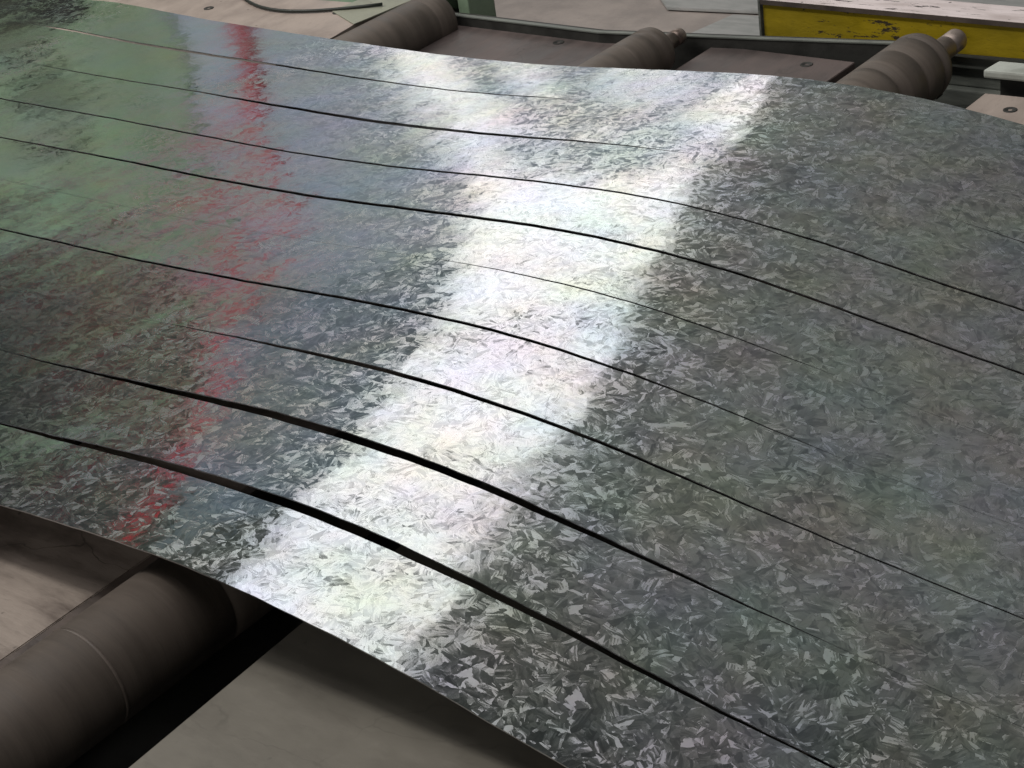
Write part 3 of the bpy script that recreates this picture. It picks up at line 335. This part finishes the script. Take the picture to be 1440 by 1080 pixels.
# bolts and holes in the plates
for (x, y) in ((-18.83, 12.29), (-16.54, 12.09), (-14.61, 12.11), (-10.92, 12.3), (-7.97, 11.65), (-21.2, 11.9), (-9.0+.6, .9)):
    bm = bmesh.new(); A = V(x, y, PZ-.02)
    lathe(bm, A, A+Vector((0, 0, 1)), [(0, .012), (.0042, .012), (.0046, .0105), (.0036, .009), (.0036, .004), (.0026, .0035), (.0026, .001)], 24)
    obj('bolt', bm, M_DARK, tbl, True)
# side rail: thin upright bar, its rubbed top edge lighter
def ribbon(name, path, w, z0, z1, mat, parent, bev=.0008):
    bm = bmesh.new()
    fr = [V(x, y, 0) for x, y in path]
    nf = [bm.verts.new(V(x, y, z0)) for x, y in path]; nb = [bm.verts.new(V(x, y+w, z0)) for x, y in path]
    tf = [bm.verts.new(V(x, y, z1)) for x, y in path]; tb = [bm.verts.new(V(x, y+w, z1)) for x, y in path]
    for i in range(len(path)-1):
        for a, b_ in ((nf, tf), (tf, tb), (tb, nb), (nb, nf)): bm.faces.new((a[i], a[i+1], b_[i+1], b_[i]))
    for i in (0, -1): bm.faces.new((nf[i], tf[i], tb[i], nb[i]))
    return obj(name, bm, mat, parent)
RAIL = [(-17.6, 12.35), (-16.9, 12.33), (-14.04, 12.26), (-11.9, 12.6), (-9.75, 12.96), (-9.5, 12.98)]
ribbon('side_rail', RAIL, .16, -8.5, -7.82, M_DARK, tbl)
o = ribbon('rail_cap', [(x, y-.01) for x, y in RAIL], .08, -7.817, -7.80, M_GREY, tbl)
# frame beams under the table; dark sheet below added to keep gaps dark
bm = bmesh.new(); box(bm, -30, -2.5, -3.2, 12.2, -9.6, -9.5); obj('gap_blackout', bm, M_DARK, tbl)
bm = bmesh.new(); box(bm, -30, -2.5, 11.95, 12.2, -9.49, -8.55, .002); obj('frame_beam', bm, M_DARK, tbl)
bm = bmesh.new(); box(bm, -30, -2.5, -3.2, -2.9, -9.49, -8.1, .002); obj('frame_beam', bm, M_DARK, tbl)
for x in (-28, -18.7, -11.5, -4):
    for y in (-2.6, 11.2):
        bm = bmesh.new(); box(bm, x-.3, x+.3, y-.3, y+.3, -12.99, -9.61, .003); obj('leg', bm, M_DARK, tbl)
# bearing bracket seen in the gap beside the big roller
bm = bmesh.new(); box(bm, -8.95, -8.76, .05, .75, -9.4, -8.35, .004); box(bm, -9.1, -8.96, .15, .6, -9.4, -8.8, .003); obj('bearing_bracket', bm, M_RUST, tbl)

# ------------------------------------------------------------------ rollers
def roller(A, B, r, shaft_r, shaft_len, grooves, label, rings=(), mat=None, lit_end=0):
    t = thing('table_roller', A, label, 'roller', 'steel rollers under the strips')
    ax = (B-A).normalized(); L = (B-A).length; prof = [(0, r*.3), (0, r*.96), (.004, r)]
    for g, d, wd in sorted(grooves, reverse=True): prof += [(L-g, r), (L-g+.002, r-d), (L-g+wd, r-d), (L-g+wd+.002, r)]
    if lit_end:  # far barrel end coloured lighter for the stronger light there
        bm = bmesh.new(); lathe(bm, A, B, [p for p in prof if p[0] < L-lit_end]+[(L-lit_end-.001, r), (L-lit_end, r-.002)], 96, False); obj('barrel', bm, M_ROLL, t, True, A)
        prof = [(L-lit_end, r-.002), (L-lit_end+.001, r)]+[p for p in prof if p[0] > L-lit_end+.001]; mat = M_ROLL_LIT
    prof += [(L-.012, r), (L-.002, r*.965), (L, r*.9), (L+.001, shaft_r)]
    bm = bmesh.new(); lathe(bm, A, B, prof, 96, False); b = obj('barrel', bm, mat or M_ROLL, t, True, A)
    bm = bmesh.new(); sp = [(0, shaft_r*1.25), (.012, shaft_r*1.25), (.016, shaft_r), (shaft_len*.66, shaft_r), (shaft_len*.665, shaft_r*.9), (shaft_len*.7, shaft_r*.9), (shaft_len*.705, shaft_r*.98), (shaft_len-.006, shaft_r*.98), (shaft_len, shaft_r*.86)]
    lathe(bm, B+ax*.0015, B+ax, sp, 40); obj('shaft', bm, M_SHAFT, t, True, A)
    for g, wd in rings:
        bm = bmesh.new(); lathe(bm, A+ax*(L-g), A+ax*(L-g+wd), [(0, r-.0005), (.0004, r+.0004), (wd-.0004, r+.0004), (wd, r-.0005)], 96, False); obj('wear_ring', bm, M_RING, t, True, A)
    for o in t.children: o.location = (0, 0, 0)
    return t
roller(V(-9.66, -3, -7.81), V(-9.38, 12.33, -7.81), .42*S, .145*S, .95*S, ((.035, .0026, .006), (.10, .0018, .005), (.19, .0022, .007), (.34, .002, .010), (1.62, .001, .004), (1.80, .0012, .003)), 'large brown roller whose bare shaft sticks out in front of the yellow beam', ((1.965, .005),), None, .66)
roller(V(-12.95, -3, -7.76), V(-12.8, 11.75, -7.76), .33*S, .11*S, .6*S, ((.05, .002, .02), (.12, .001, .004)), 'smaller dark roller with a short shaft between the two dark plates', (), M_ROLL_LIT)
roller(V(-16.9, -3, -7.84), V(-16.8, 12.2, -7.84), .40*S, .13*S, .12*S, ((.06, .0012, .005),), 'brown roller next to the green bracket at the far side rail', (), M_ROLL_LIT)

# ------------------------------------------------------------------ things beyond the table
t = thing('yellow_beam', V(-10, 13.7, -8.1), 'yellow painted steel channel beam with a rubbed bright top flange', 'steel beam')
bm = bmesh.new(); hexa(bm, [V(-12.22,13.5,-8.14),V(-5,13.5,-8.0),V(-5,13.56,-8.0),V(-12.22,13.56,-8.14),V(-12.22,13.5,-7.66),V(-5,13.5,-7.66),V(-5,13.56,-7.66),V(-12.22,13.56,-7.66)], .0008); obj('web', bm, M_YEL, t)
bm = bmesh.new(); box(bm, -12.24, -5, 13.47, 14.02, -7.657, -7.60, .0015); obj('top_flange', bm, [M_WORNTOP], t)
bm = bmesh.new(); box(bm, -12.235, -5, 13.462, 13.468, -7.665, -7.60); obj('flange_edge', bm, M_RUST, t)
bm = bmesh.new(); box(bm, -12.275, -12.243, 13.46, 14.02, -8.16, -7.60, .001); obj('end_plate', bm, M_GREY, t)
for o in t.children: o.location = -t.location
t = thing('grey_channel', V(-8, 13.8, -13), 'dull grey green channel standing below the yellow beam behind the roller shaft', 'steel channel')
bm = bmesh.new(); box(bm, -12.2, -5, 13.62, 13.95, -8.32, -8.17, .003); box(bm, -12.2, -5, 13.72, 13.9, -8.60, -8.325, .003); box(bm, -12.2, -5, 13.60, 13.95, -12.99, -8.605, .003); obj('web', bm, M_GREY, t)
for o in t.children: o.location = -t.location
t = thing('pale_green_bracket', V(-8, 12.4, -7.95), 'pale green folded bracket lying on the plate at the right edge', 'bracket')
bm = bmesh.new(); hexa(bm, [V(-8.55,12.22,-7.84),V(-6,12.28,-7.84),V(-6,12.62,-7.84),V(-8.5,12.56,-7.84),V(-8.55,12.22,-7.74),V(-6,12.28,-7.74),V(-6,12.62,-7.74),V(-8.5,12.56,-7.74)], .004); obj('top_leaf', bm, M_WHITEG, t)
bm = bmesh.new(); box(bm, -8.4, -6, 12.36, 12.5, -8.1, -7.842); obj('foot', bm, M_DARK, t)
for o in t.children: o.location = -t.location
t = thing('green_guide_bracket', V(-17.3, 12.8, -8), 'small green painted open box bracket behind the far side rail', 'bracket')
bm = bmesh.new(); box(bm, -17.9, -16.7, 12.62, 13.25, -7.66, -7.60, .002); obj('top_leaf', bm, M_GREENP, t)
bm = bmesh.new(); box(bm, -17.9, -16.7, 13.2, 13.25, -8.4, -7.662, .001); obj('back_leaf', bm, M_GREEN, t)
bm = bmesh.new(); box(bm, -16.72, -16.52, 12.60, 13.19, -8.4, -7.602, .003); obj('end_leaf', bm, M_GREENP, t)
bm = bmesh.new(); box(bm, -17.9, -16.725, 12.66, 13.19, -8.5, -8.05, .001); obj('foot', bm, M_DARK, t)
for o in t.children: o.location = -t.location
t = thing('green_cross_member', V(-18, 12.5, -8), 'pale green worn cross bar at the end of the pinkish plate', 'cross bar')
bm = bmesh.new(); hexa(bm, [V(-18.95,12.3,-7.947),V(-18.16,11.9,-7.947),V(-18.0,13.9,-8.05),V(-18.9,13.9,-8.05),V(-18.95,12.3,-7.93),V(-18.16,11.9,-7.93),V(-18.0,13.9,-7.98),V(-18.9,13.9,-7.98)], .0015); obj('bar', bm, M_XBAR, t)
for o in t.children: o.location = -t.location
bm = bmesh.new(); box(bm, -24, -19.0, 12.85, 15.5, -12.99, -8.25, .01)
tag(obj('machine_base', bm, M_GREEN, None, False), 'dark green machine base beyond the pinkish plate at the top edge', 'machine base')
bm = bmesh.new(); pts = [V(-21.3+3.0*i/14, 12.62-.62*math.sin(math.pi*i/14)+.1*i/14, PZ+.035) for i in range(15)]
tube(bm, pts, .025*S, 10); tag(obj('hose', bm, M_HOSE, None, True), 'thin black hose lying in a curve on the pinkish plate', 'hose')

# floor and sheets lying on it
bm = bmesh.new(); v = [bm.verts.new(p) for p in (V(-140, -60, -13), V(60, -60, -13), V(60, 60, -13), V(-140, 60, -13))]; bm.faces.new(v)
tag(obj('floor', bm, M_FLOOR), 'pinkish grey concrete floor', None, None, 'structure')
bm = bmesh.new(); prism_xy(bm, [(-22.6, 26.5), (-14, 27.6), (-14, 31), (-27, 31)], -12.97, -12.9, .002)
tag(obj('floor_sheet', bm, M_FSHEET), 'grey steel sheet on the floor behind, its dark front edge running towards the yellow beam', 'steel sheet', 'steel sheets lying on the floor')
bm = bmesh.new(); prism_xy(bm, [(-21.3, 24.6), (-14, 25.2), (-14, 27.2), (-20.9, 26.55)], -12.97, -12.93, .002)
tag(obj('floor_sheet', bm, M_FSHEET), 'lighter steel sheet on the floor just left of the end of the yellow beam', 'steel sheet', 'steel sheets lying on the floor')

# ------------------------------------------------------------------ what the zinc mirrors: tall daylit window, added glow panels, red post, green machine
WY = 34
bm = bmesh.new(); box(bm, -150, 70, WY+.6, WY+1.2, -13, 70)
tag(obj('hall_wall', bm, M_GREY), None, None, None, 'structure')
win = thing('hall_window', V(-34, WY, -13), 'tall daylit hall window mirrored in the strips as a broad white band', 'window')
def pane_or_glow(pts, mat, d=0.0):
    bm = bmesh.new(); a = [bm.verts.new(V(x, WY-d, z)) for x, z in pts]; b = [bm.verts.new(V(x, WY-d+.15, z)) for x, z in pts]; n = len(pts)
    bm.faces.new(a); bm.faces.new(b[::-1])
    for i in range(n): bm.faces.new((a[i], a[(i+1)%n], b[(i+1)%n], b[i]))
    o = obj('pane_or_glow', bm, mat, win); o.location = -win.location; return o
MAIN = [(-36.8,3.2),(-33,4.1),(-29.5,5.5),(-26.6,6.8),(-26.4,11.7),(-26.9,20),(-27.5,30),(-27.9,44),(-47.5,44),(-46,33),(-44.5,27),(-41,20),(-38.8,12.5),(-38,8)]
pane_or_glow(MAIN, M_DAY)
for P in ([(-37.9,.5),(-36.9,.0),(-35.9,.8),(-35.4,1.8),(-36.4,2.2),(-37.4,1.8)], [(-34.6,-.2),(-33.2,-.4),(-32.4,.3),(-32.9,1.2),(-34.0,.9)], [(-38.7,3.7),(-37.5,2.85),(-35.3,2.3),(-35.3,2.9),(-36.9,3.1),(-38.1,4.1)],
          [(-31.9,1.2),(-31.4,.2),(-28.5,-.7),(-26.9,-.5),(-29.2,.5)], [(-31.0,2.5),(-31.2,1.7),(-27.8,1.2),(-28.4,2.2)], [(-25.0,1.7),(-25.8,5.7),(-29.2,3.7)]):
    pane_or_glow(P, M_DAY)
pane_or_glow([(-54,-6),(-25,-6),(-25.2,0),(-26,6.7),(-29.5,5.3),(-33,3.9),(-36.8,3.0),(-38.3,8),(-54,10)], M_GLOW, -.3)
pane_or_glow([(-54,10.02),(-38.3,8.02),(-39,12.5),(-41.2,20),(-54,24)], M_GLOW2, -.3)
def bar(x0, z0, x1, z1, wd):
    bm = bmesh.new(); hexa(bm, [V(x0,WY-.4,z0-wd/2),V(x1,WY-.4,z1-wd/2),V(x1,WY-.2,z1-wd/2),V(x0,WY-.2,z0-wd/2),V(x0,WY-.4,z0+wd/2),V(x1,WY-.4,z1+wd/2),V(x1,WY-.2,z1+wd/2),V(x0,WY-.2,z0+wd/2)])
    obj('glazing_bar', bm, M_GREY, win).location = -win.location
bar(-38.2, 8.6, -26.5, 11.2, .6); bar(-39.6, 14.2, -26.7, 16.0, .7); bar(-41.6, 20.0, -27, 21.5, .8); bar(-44.8, 26.5, -27.3, 27.5, 1.0); bar(-47, 34, -27.6, 34.5, 1.2)
bm = bmesh.new(); box(bm, -48, -25, WY-.2, WY+.5, 44, 45); obj('frame', bm, M_GREY, win).location = -win.location
t = thing('green_machine', V(-40, 21, -13), 'green painted machine housing mirrored at the left of the strips', 'machine')
bm = bmesh.new(); pf = [(-58, -11.9), (-32.2, -11.9), (-32.0, .2), (-33.5, 1.6), (-37, 3.4), (-43, 4.8), (-52, 5.0), (-58, 5)]
for yy in (20.5,): 
    A = [bm.verts.new(V(x, 20.5, z)) for x, z in pf]; B = [bm.verts.new(V(x, 20.7, z)) for x, z in pf]; n = len(pf)
    bm.faces.new(A); bm.faces.new(B[::-1])
    for i in range(n): bm.faces.new((A[i], A[(i+1)%n], B[(i+1)%n], B[i]))
obj('housing', bm, M_GREENP, t)
bm = bmesh.new(); box(bm, -57, -35.5, 20.35, 20.49, -9, -1.2, .002); obj('panel', bm, M_DARK, t)
bm = bmesh.new(); box(bm, -39.5, -36.5, 20.3, 20.49, 0.2, 1.0, .002); obj('handle_bar', bm, M_DARK, t)
for o in t.children: o.location = -t.location
t = thing('red_post', V(-29, 20, -13), 'red painted leaning post mirrored as a ragged red streak across the strips', 'post')
bm = bmesh.new(); tube(bm, [V(-29, 20, -11), V(-29.1, 20, -2.7), V(-29.4, 20, -.7), V(-31.2, 20, .6), V(-32.9, 20, 2.1), V(-34.1, 20, 3.6), V(-35.5, 20, 5.6), V(-38.5, 20, 10.2)], .27*S, 16); obj('pipe', bm, M_RED, t, True)
bm = bmesh.new(); tube(bm, [V(-32.5, 20.1, 2.3), V(-34, 20.1, 2.6), V(-38.1, 20.1, 4.5), V(-44, 20.1, 7)], .09*S, 12); obj('arm', bm, M_RED, t, True)
for o in t.children: o.location = -t.location
